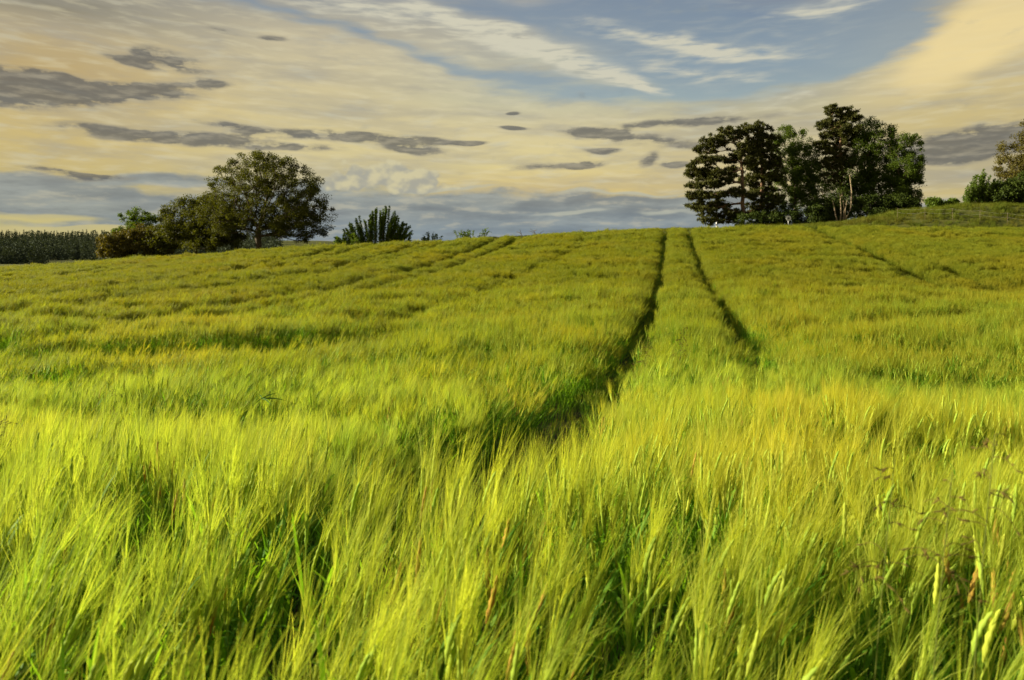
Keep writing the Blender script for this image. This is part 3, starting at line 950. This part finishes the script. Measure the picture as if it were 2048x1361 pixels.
def shoots(name, label, cat, y, px0, px1, tops, seed, mat=M_shoot, leaf=0.16, group=None, dens=110, spread=0.25, base_px=None):
    """shrub of long upright leafy shoots; tops = list of (px, py) shoot tips"""
    r = np.random.default_rng(seed)
    bpx = base_px or (px0 + px1) / 2
    bx = (bpx - CX) / F * y
    bz = float(ground(bx, y))
    off = np.array([bx, y, bz])
    root = empty(name, off, label, cat, group)
    lines, rads, cents = [], [], []
    for (px, py) in tops:
        yy = y + r.uniform(-1.3, 1.3)
        tip = P(px, py, yy)
        bb = np.array([bx + (tip[0] - bx) * r.uniform(0.55, 0.95), y + r.uniform(-.6, .6), 0])
        bb[2] = float(ground(bb[0], bb[1])) - 0.1
        f = np.linspace(0, 1, 8)
        hx = np.array([f ** 1.5, f ** 1.5, f ** 0.9]).T
        ln_ = bb + (tip - bb) * hx + r.normal(0, 0.03, (8, 3)) * f[:, None]
        lines.append(ln_)
        L = np.linalg.norm(tip - bb)
        rads.append(np.linspace(0.035, 0.008, 8))
        m__ = int(dens * L)
        q = r.random(m__) ** 0.8 * 7
        qi = np.minimum(q.astype(int), 6)
        c = ln_[qi] * (1 - (q - qi))[:, None] + ln_[qi + 1] * (q - qi)[:, None]
        taper = spread * (1.05 - 0.8 * (q / 7))
        cents.append(c + norm(r.normal(0, 1, (m__, 3))) * (taper * r.random(m__) ** 0.6)[:, None] * np.array([1, 1, .6]))
    V, Q = tubes(np.array(lines), np.array(rads), 4)
    link('stem', mesh('stem', V - off, Q, [M_bark], smooth=True), root)
    cc = np.concatenate(cents)
    cc = cc[cc[:, 2] > ground(cc[:, 0], cc[:, 1])]
    V, Q = leaf_quads(cc, leaf, r, 0.45, 1.0)
    link('foliage', mesh('foliage', V - off, Q, [mat]), root)
    return root


# --- left group
Yb = 75
tree('broadleaf_tree', 'large domed olive-green tree standing alone on the crest', 'tree', 517, Yb,
     [ell(530, 392, 118, 84, Yb), ell(595, 425, 72, 62, Yb), ell(450, 415, 62, 62, Yb), ell(525, 345, 72, 40, Yb), ell(600, 452, 66, 26, Yb), ell(560, 428, 80, 30, Yb), ell(455, 452, 46, 26, Yb)],
     900, 88000, 0.155, M_broad, M_bark, 0.54, 2.6, 0.019, 11, shell=0.58, gap=0.32, minz=0.55)
tree('broadleaf_tree', 'lower rounded olive tree leaning against the left side of the large domed tree', 'tree', 392, 79,
     [ell(395, 448, 82, 54, 79), ell(440, 440, 60, 50, 79), ell(360, 452, 46, 48, 79), ell(400, 412, 44, 26, 79), ell(330, 470, 40, 34, 79), ell(430, 480, 70, 22, 79, -2)],
     500, 52000, 0.19, M_broad, M_bark, 0.6, 1.2, 0.016, 12, shell=0.55, gap=0.12)
tree('birch_tree', 'small thin-crowned tree left of the olive trees with a ragged drooping top', 'tree', 272, 84,
     [ell(272, 458, 30, 34, 84), ell(262, 434, 22, 17, 84), ell(298, 438, 22, 20, 84), ell(250, 468, 24, 16, 84), ell(290, 470, 34, 24, 84)],
     150, 11000, 0.20, M_green, M_bark, 0.5, 1.6, 0.012, 13, gap=0.3, along=0.2)
tree('hedge_bush', 'low dark bush at the left end of the tree row above the far wood', 'bush', 245, 80,
     [ell(240, 490, 44, 26, 80), ell(280, 484, 40, 30, 80), ell(215, 500, 22, 14, 80), ell(310, 492, 34, 24, 80)],
     180, 18000, 0.24, M_sparse, M_bark, 0.5, 0.5, 0.012, 14)
# shoots shrub right of the large tree
rs = random.Random(4)
tops = []
for q in range(120):
    px = rs.uniform(664, 826)
    peak = np.interp(px, [664, 690, 715, 735, 752, 785, 800, 828], [478, 456, 432, 438, 408, 414, 438, 458])
    tops.append((px, peak + rs.uniform(0, 30)))
shoots('leafy_shrub', 'bushy green shrub of upright pointed shoots right of the large domed tree', 'shrub', 70, 664, 828, tops, 21, base_px=748)
tops = [(rs.uniform(830, 886), 464 + rs.uniform(0, 14)) for q in range(14)]
shoots('leafy_shrub', 'small sparse shrub just right of the upright green shrub', 'shrub', 70, 830, 886, tops, 22, leaf=0.17, dens=45, mat=M_green)
tops = [(rs.gauss(930, 13), 458 + rs.uniform(0, 12)) for q in range(14)] + [(968, 459), (974, 456), (961, 466), (979, 464)]
shoots('leafy_shrub', 'small low shrub on the skyline, right-hand one of the crest shrubs', 'shrub', 68, 905, 982, tops, 23, leaf=0.17, dens=45)


def twig(name, label, y, lines_px, seed):
    r = np.random.default_rng(seed)
    root_p = P(*lines_px[0][0], y)
    root_p[2] = float(ground(root_p[0], y))
    B = MB()
    for ln_ in lines_px:
        pts_ = np.array([P(px, py, y) for px, py in ln_])
        f = np.linspace(0, len(pts_) - 1, 6)
        pp = np.stack([np.interp(f, np.arange(len(pts_)), pts_[:, c]) for c in range(3)], -1)
        pp[1:-1] += r.normal(0, .015, (4, 3))
        pp[:, 1] += np.linspace(0, r.uniform(-.4, .4), 6)
        B.add(tubes(pp[None] - root_p, np.linspace(0.035, 0.012, 6)[None], 5))
    ob = link(name, B.build(name, [M_bark], True))
    ob.location = root_p
    return tag(ob, label, 'twig')


twig('bare_twig', 'dark bare forked twig poking over the crest skyline, larger of the two', 62, [[(1075, 476), (1070, 466), (1060, 457)], [(1072, 469), (1064, 464), (1057, 462)], [(1075, 474), (1080, 467), (1088, 462)], [(1068, 463), (1073, 460)]], 31)
twig('bare_twig', 'faint small bare twig poking over the crest, left of the larger one', 62, [[(1043, 476), (1042, 466), (1039, 458)], [(1042, 468), (1036, 464), (1032, 464)]], 32)

# --- right group
Yp = 92
pine('pine_tree', 'leftmost dark pine of the grove with layered spreading branches', 1486, Yp, 285,
     [(1432, 282, 30, 10), (1462, 268, 30, 11), (1415, 300, 24, 9), (1410, 322, 26, 7), (1390, 345, 22, 6), (1425, 345, 28, 8), (1392, 352, 20, 6), (1385, 372, 16, 6), (1410, 368, 30, 8),
      (1440, 362, 28, 9), (1392, 392, 24, 7), (1425, 390, 30, 8), (1400, 412, 26, 7), (1440, 412, 26, 8), (1416, 424, 24, 8), (1420, 440, 20, 8), (1450, 438, 26, 8), (1395, 300, 10, 5), (1450, 318, 26, 8),
      (1462, 345, 22, 9), (1470, 385, 22, 8), (1478, 300, 24, 10), (1500, 322, 22, 9), (1462, 428, 20, 8), (1386, 332, 10, 4)], 41, lean=-0.03, dens=0.75)
pine('pine_tree', 'second dark pine of the grove with a rough brownish rounded top', 1524, 95, 270,
     [(1500, 262, 26, 10), (1522, 258, 20, 10), (1540, 282, 24, 12), (1512, 285, 26, 11), (1530, 305, 30, 12), (1500, 308, 24, 10), (1545, 325, 24, 12), (1515, 335, 28, 12), (1540, 352, 26, 11),
      (1505, 360, 26, 10), (1530, 378, 30, 10), (1500, 392, 24, 9), (1545, 400, 26, 9), (1520, 415, 28, 10), (1545, 430, 24, 10), (1490, 430, 20, 8)], 42, dens=0.85)
pine('pine_tree', 'tallest pine of the grove rising above the leafy crowns', 1682, 95, 225,
     [(1668, 222, 16, 9), (1690, 226, 22, 9), (1705, 240, 18, 8), (1660, 248, 18, 8), (1683, 248, 26, 10), (1645, 252, 12, 6), (1700, 262, 22, 9), (1665, 270, 24, 9), (1690, 285, 24, 10), (1650, 292, 20, 9),
      (1672, 308, 24, 10), (1655, 330, 20, 10), (1690, 330, 22, 10), (1668, 352, 22, 10)], 43, dens=1.0)
Yd = 97
tree('broadleaf_tree', 'bright green leafy tree between the two dark pines and the tallest pine', 'tree', 1590, Yd,
     [ell(1572, 290, 28, 42, Yd), ell(1605, 300, 36, 44, Yd), ell(1590, 340, 50, 40, Yd), ell(1575, 380, 44, 36, Yd), ell(1620, 370, 38, 44, Yd), ell(1572, 262, 16, 16, Yd)],
     400, 50000, 0.19, M_green, M_bark, 0.62, 5.0, 0.017, 51, gap=0.15)
tree('broadleaf_tree', 'large leafy tree right of the tallest pine, highest of the green crowns', 'tree', 1745, 95,
     [ell(1745, 290, 50, 48, 95), ell(1735, 262, 34, 24, 95), ell(1770, 330, 50, 44, 95), ell(1720, 335, 40, 50, 95), ell(1760, 375, 60, 44, 95), ell(1715, 385, 40, 40, 95)],
     540, 60000, 0.19, M_green, M_bark, 0.62, 4.0, 0.017, 52, gap=0.07)
tree('broadleaf_tree', 'leafy tree at the right end of the grove with a bulging right side', 'tree', 1795, 92,
     [ell(1812, 290, 30, 24, 92), ell(1825, 320, 20, 24, 92), ell(1805, 345, 38, 30, 92), ell(1822, 372, 24, 34, 92), ell(1795, 395, 40, 34, 92), ell(1832, 345, 12, 16, 92)],
     300, 33000, 0.19, M_green, M_bark, 0.58, 3.5, 0.016, 53, gap=0.12)
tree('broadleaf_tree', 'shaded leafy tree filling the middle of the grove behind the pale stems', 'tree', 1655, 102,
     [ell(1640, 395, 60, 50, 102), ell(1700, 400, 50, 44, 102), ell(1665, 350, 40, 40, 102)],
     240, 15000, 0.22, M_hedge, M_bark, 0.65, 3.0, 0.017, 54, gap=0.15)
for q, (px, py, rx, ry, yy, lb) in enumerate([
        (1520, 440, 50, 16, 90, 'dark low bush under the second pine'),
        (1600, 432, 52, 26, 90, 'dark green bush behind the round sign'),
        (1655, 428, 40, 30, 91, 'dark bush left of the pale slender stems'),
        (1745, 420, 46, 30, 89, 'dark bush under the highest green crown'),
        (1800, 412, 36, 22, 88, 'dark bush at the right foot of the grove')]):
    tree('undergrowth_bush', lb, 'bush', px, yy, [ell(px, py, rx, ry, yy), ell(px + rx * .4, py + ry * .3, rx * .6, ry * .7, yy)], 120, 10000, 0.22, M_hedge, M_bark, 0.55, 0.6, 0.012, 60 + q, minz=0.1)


def stems(name, label, y, lines, seed):
    r = np.random.default_rng(seed)
    root_p = P(lines[0][0][0], 455, y)
    root_p[2] = float(ground(root_p[0], y))
    B = MB()
    for ln_ in lines:
        pts_ = np.array([P(px, py, y) for px, py in ln_])
        f = np.linspace(0, len(pts_) - 1, 9)
        pp = np.stack([np.interp(f, np.arange(len(pts_)), pts_[:, c]) for c in range(3)], -1)
        pp[1:-1] += r.normal(0, .03, (7, 3))
        pp[:, 1] += np.linspace(0, r.uniform(-.6, .6), 9)
        B.add(tubes(pp[None] - root_p, np.linspace(0.10, 0.05, 9)[None], 6))
    root = empty(name, root_p, label, 'tree')
    link('trunk', B.build('trunk', [M_palebark], True), root)
    r2 = np.random.default_rng(seed + 1)
    c = np.concatenate([np.array(P(ln_[-1][0], ln_[-1][1], y)) + r2.normal(0, 0.55, (110, 3)) for ln_ in lines])
    V, Q = leaf_quads(c - root_p, 0.22, r2)
    link('crown', mesh('crown', V, Q, [M_hedge]), root)


stems('slender_tree', 'cluster of thin pale reddish stems at the edge of the grove', 88,
      [[(1680, 452), (1681, 420), (1678, 390)], [(1686, 452), (1690, 420), (1686, 385)], [(1692, 448), (1688, 425), (1692, 400)], [(1676, 450), (1672, 425), (1668, 400)],
       [(1690, 440), (1703, 415), (1703, 380), (1700, 350)]], 71)

# --- far right
rs = random.Random(8)
tops = []
for q in range(48):
    px = rs.uniform(1926, 1998)
    peak = np.interp(px, [1926, 1940, 1955, 1968, 1982, 1998], [388, 362, 345, 330, 342, 366])
    tops.append((px, peak + rs.uniform(0, 30)))
shoots('leafy_shrub', 'cone-shaped green shrub with upswept shoots on top of the bank', 'shrub', 70, 1926, 1998, tops, 24, base_px=1964, dens=70, leaf=0.19)
tree('broadleaf_tree', 'sparse brownish tree at the right edge of the picture', 'tree', 2062, 72,
     [ell(2062, 318, 62, 56, 72), ell(2045, 350, 44, 40, 72), ell(2075, 280, 44, 40, 72), ell(2110, 340, 60, 60, 72)],
     420, 36000, 0.17, M_sparse, M_bark, 0.5, 2.5, 0.015, 55, gap=0.1, along=0.2)
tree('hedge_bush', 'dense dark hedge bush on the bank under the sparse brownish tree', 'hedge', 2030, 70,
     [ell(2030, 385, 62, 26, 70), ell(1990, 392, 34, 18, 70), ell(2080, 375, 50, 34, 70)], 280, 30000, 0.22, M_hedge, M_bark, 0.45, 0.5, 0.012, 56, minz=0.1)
for q, (px, py, rx, ry, lb) in enumerate([(1868, 408, 16, 9, 'small lit bush on the bank, left of the two nearest the grove'), (1902, 408, 14, 8, 'small lit bush on the bank beside the cone-shaped shrub')]):
    tree('small_bush', lb, 'bush', px, 74, [ell(px, py, rx, ry, 74)], 30, 2600, 0.2, M_shoot, M_bark, 0.35, 0.4, 0.01, 80 + q, minz=0.0)

# --- the round sign, the marker post, the fence
def frustum(B, p0, p1, r0, r1, sides=10, mi=0):
    B.add(tubes(np.array([[p0, p0, p1, p1]], float) + np.array([[[0, 0, 0], [0, 0, 1e-4], [0, 0, -1e-4], [0, 0, 0]]]), np.array([[0.001, r0, r1, 0.001]]), sides), mi)


def disc(B, c, rad, th, mi, sides=28):
    c = np.array(c, float)
    pp = np.array([[c + [0, th / 2, 0], c + [0, th / 2, 0], c - [0, th / 2, 0], c - [0, th / 2, 0]]])
    pp[0, 0, 1] += 1e-4
    pp[0, 3, 1] -= 1e-4
    B.add(tubes(pp, np.array([[0.001, rad, rad, 0.001]]), sides), mi)


ys = 80.0
c = P(1577, 437, ys)
gz = float(ground(c[0], ys))
rt = empty('round_sign', (c[0], ys, gz), 'round pale traffic sign on a thin post in front of the grove', 'sign')
B = MB(); frustum(B, (0, 0.04, -0.3), (0, 0.04, c[2] - gz + 0.3), 0.038, 0.038)
link('pole', B.build('pole', [M_grey], True), rt)
B = MB(); disc(B, (0, -0.02, c[2] - gz), 0.31, 0.02, 0)
pl = link('sign_plate', B.build('sign_plate', [M_white]), rt)
B = MB(); disc(B, (0, -0.036, c[2] - gz), 0.12, 0.006, 0)
link('sign_symbol', B.build('sign_symbol', [M_darkpaint]), pl)

c = P(1433, 447, 60)
gz = float(ground(c[0], 60))
rt = empty('marker_post', (c[0], 60, gz), 'short white roadside marker post below the leftmost pine', 'post')
B = MB(); frustum(B, (0, 0, -0.2), (0, 0, c[2] - gz + 0.1), 0.06, 0.05, 8)
link('post', B.build('post', [M_white], True), rt)
B = MB(); frustum(B, (0, 0, c[2] - gz - 0.22), (0, 0, c[2] - gz - 0.08), 0.064, 0.062, 8)
link('band', B.build('band', [M_darkpaint], True), rt)

fx = [(1795, 63.5), (1850, 62.8), (1905, 62.2), (1960, 61.6), (2015, 61), (2075, 60.4)]
fp = []
for px, yy in fx:
    x_ = (px - CX) / F * yy
    fp.append(np.array([x_, yy, float(ground(x_, yy))]))
rt = empty('wire_fence', fp[0], 'thin pale wire fence running along the grassy bank', 'fence')
for p_ in fp:
    B = MB(); frustum(B, p_ - fp[0] - [0, 0, 0.2], p_ - fp[0] + [0, 0, 1.15], 0.011, 0.010, 7)
    link('fence_post', B.build('fence_post', [M_wood], True), rt)
for hgt_ in (1.08, 0.72):
    B = MB()
    pp = []
    for q in range(len(fp) - 1):
        for f in np.linspace(0, 1, 7)[:-1]:
            s0 = fp[q] * (1 - f) + fp[q + 1] * f - fp[0]
            pp.append(s0 + [0, 0, hgt_ - 0.10 * 4 * f * (1 - f)])
    pp.append(fp[-1] - fp[0] + [0, 0, hgt_])
    B.add(tubes(np.array([pp]), np.full((1, len(pp)), 0.0045), 5))
    link('wire', B.build('wire', [M_wire], True), rt)


# --- the wood across the valley
r = np.random.default_rng(90)
V_, Q_, nv = [], [], 0
for row in range(15):
    yy = 440 + row * 43.5
    for px in np.arange(-260, 560, 10.0):
        px_ = px + r.uniform(-6, 6)
        y_ = yy + r.uniform(-14, 14)
        if row < 3 and 88 < px < 215:
            continue
        x_ = (px_ - CX) / F * y_
        hh = r.uniform(9, 18) if row < 13 else r.uniform(13, 19)
        pt = np.array([x_, y_, float(ground(x_, y_)) + hh - 1.5])
        con = r.random() < (0.05 + 0.06 * row)
        m__ = 340
        if con:
            f = r.random(m__) ** 0.7
            wd = 2.4 * f + 0.15
        else:
            f = r.random(m__)
            wd = r.uniform(5.0, 9.0) * np.sqrt(np.maximum(0.02, 1 - (2 * f - 0.9) ** 2 * 0.8)) * np.minimum(1, f * 3 + 0.35)
        th = r.random(m__) * 6.283
        rr = wd * np.sqrt(r.random(m__) * .6 + .4)
        cc = np.stack([pt[0] + rr * np.cos(th), pt[1] + rr * np.sin(th), pt[2] - f * hh], -1)
        V, Q = leaf_quads(cc, 1.0 if con else 1.35, r, 0.7)
        V_.append(V); Q_.append(Q + nv); nv += len(V)
fo = link('far_wood', mesh('far_wood', np.concatenate(V_), np.concatenate(Q_), [M_forest]))
tag(fo, 'dark mixed wood across the valley on the left', 'wood', kind='stuff')


# ------------------------------------------------------------------ wild grasses among the barley
def canopy(x, y):
    return float(ground(x, y)) + CROP


def brome(px, py, y, label, seed, n_br=16, size=1.0, mat=M_weed, spread=0.11, length=0.26, group='wild grasses standing above the barley', drop=1.0):
    size *= 0.7
    """wild grass: stem with an open head of drooping spikelets; (px,py) is the middle of the head"""
    r = np.random.default_rng(seed)
    hd = P(px, py, y)
    gz = float(ground(hd[0], y))
    bx = hd[0] - 0.08 * size
    root = empty('wild_grass', (bx, y, gz), label, 'wild grass', group)
    top = np.array([hd[0] - bx, 0, hd[2] - gz + length * size * 0.5])
    f = np.linspace(0, 1, 12)
    st = np.stack([top[0] * f ** 2, np.zeros(12), top[2] * f], -1)
    B = MB(); B.add(tubes(st[None], np.linspace(0.0018, 0.0007, 12)[None], 4))
    link('stem', B.build('stem', [M_weedstem], True), root)
    B = MB()
    for q in range(n_br):
        s = r.uniform(0, 1)
        zz = top[2] - length * size * s
        o_ = np.array([np.interp(zz, st[:, 2], st[:, 0]), 0, zz])
        th = r.random() * 6.283
        L = spread * size * r.uniform(0.4, 1.1) * (0.35 + 0.65 * s)
        dv = np.array([math.cos(th), math.sin(th), 0])
        g = np.linspace(0, 1, 6)
        br = o_ + dv * (L * g)[:, None] + np.array([0, 0, 1.0]) * (L * (0.6 * g - 0.75 * drop * g ** 2))[:, None]
        B.add(tubes(br[None], np.linspace(0.0007, 0.0004, 6)[None], 3))
        for kk in range(r.integers(1, 4)):
            e0 = br[r.integers(2, 6)]
            sdv = norm(dv * r.uniform(.3, 1.2) + r.normal(0, .5, 3) + np.array([0, 0, -.25]))
            sl = 0.018 * size * r.uniform(.7, 1.3)
            g2 = np.linspace(0, 1, 6)
            sp_ = e0 + sdv * (sl * g2)[:, None]
            B.add(tubes(sp_[None], (np.array([.0004, .0022, .0028, .0024, .0014, .0004]) * size)[None], 5, 0.6))
    link('panicle', B.build('panicle', [mat], True), root)


brome(1790, 1045, 0.98, 'wild grass with dark spreading spikelets in the right foreground, left of the three there', 1, 14)
brome(1905, 1080, 0.92, 'wild grass with dark spreading spikelets in the right foreground, middle of the three there', 2, 15)
brome(1990, 1000, 0.95, 'wild grass with dark spreading spikelets at the right edge of the foreground', 3, 14)
brome(1297, 700, 6.2, 'open-headed wild grass between the wheel tracks, left of the pair', 4, 40, 1.5)
brome(1368, 688, 6.6, 'open-headed wild grass between the wheel tracks, right of the pair', 5, 44, 1.7)
brome(232, 815, 3.9, 'fine-headed wild grass in the left middle of the barley', 6, 30, 1.2)
brome(14, 880, 3.0, 'fine-headed wild grass at the left edge of the picture', 7, 36, 1.3)
brome(1200, 705, 6.0, 'small wild grass leaning over the left wheel track', 8, 18, 0.9)
brome(368, 1290, 1.05, 'pale grass flower head low in the left foreground', 9, 16, 0.8, mat=M_ear, spread=0.05, length=0.12)


def grass_leaf(px, py, y, tips, label, seed, w=0.012):
    r = np.random.default_rng(seed)
    c = P(px, py, y)
    gz = float(ground(c[0], y))
    off = np.array([c[0], y, gz])
    root = empty('grass_blade', off, label, 'grass')
    f = np.linspace(0, 1, 10)
    st = np.stack([0 * f, 0 * f, (c[2] - gz) * f], -1)
    B = MB(); B.add(tubes(st[None], np.full((1, 10), 0.0025), 5))
    link('stem', B.build('stem', [M_dgrass], True), root)
    for (tx, ty, dy) in tips:
        e_ = P(tx, ty, y + dy) - off
        c_ = c - off
        L = np.linalg.norm(e_ - c_)
        mid = c_ + (e_ - c_) * f[:, None] + np.array([0, 0, 1.0]) * (0.04 * L * np.sin(f * math.pi))[:, None]
        B = MB(); B.add(ribbons(mid[None], (w * np.interp(f, [0, .3, 1], [.6, 1, .05]))[None], np.array([[0, 0.55, 0.83]])))
        link('blade', B.build('blade', [M_dgrass], True), root)


grass_leaf(524, 797, 4.2, [(574, 802, .1), (544, 812, -.2), (555, 786, .1), (507, 812, -.1), (518, 790, .1)], 'dark green grass with spread blades sticking out of the barley, left of centre', 15, 0.012)
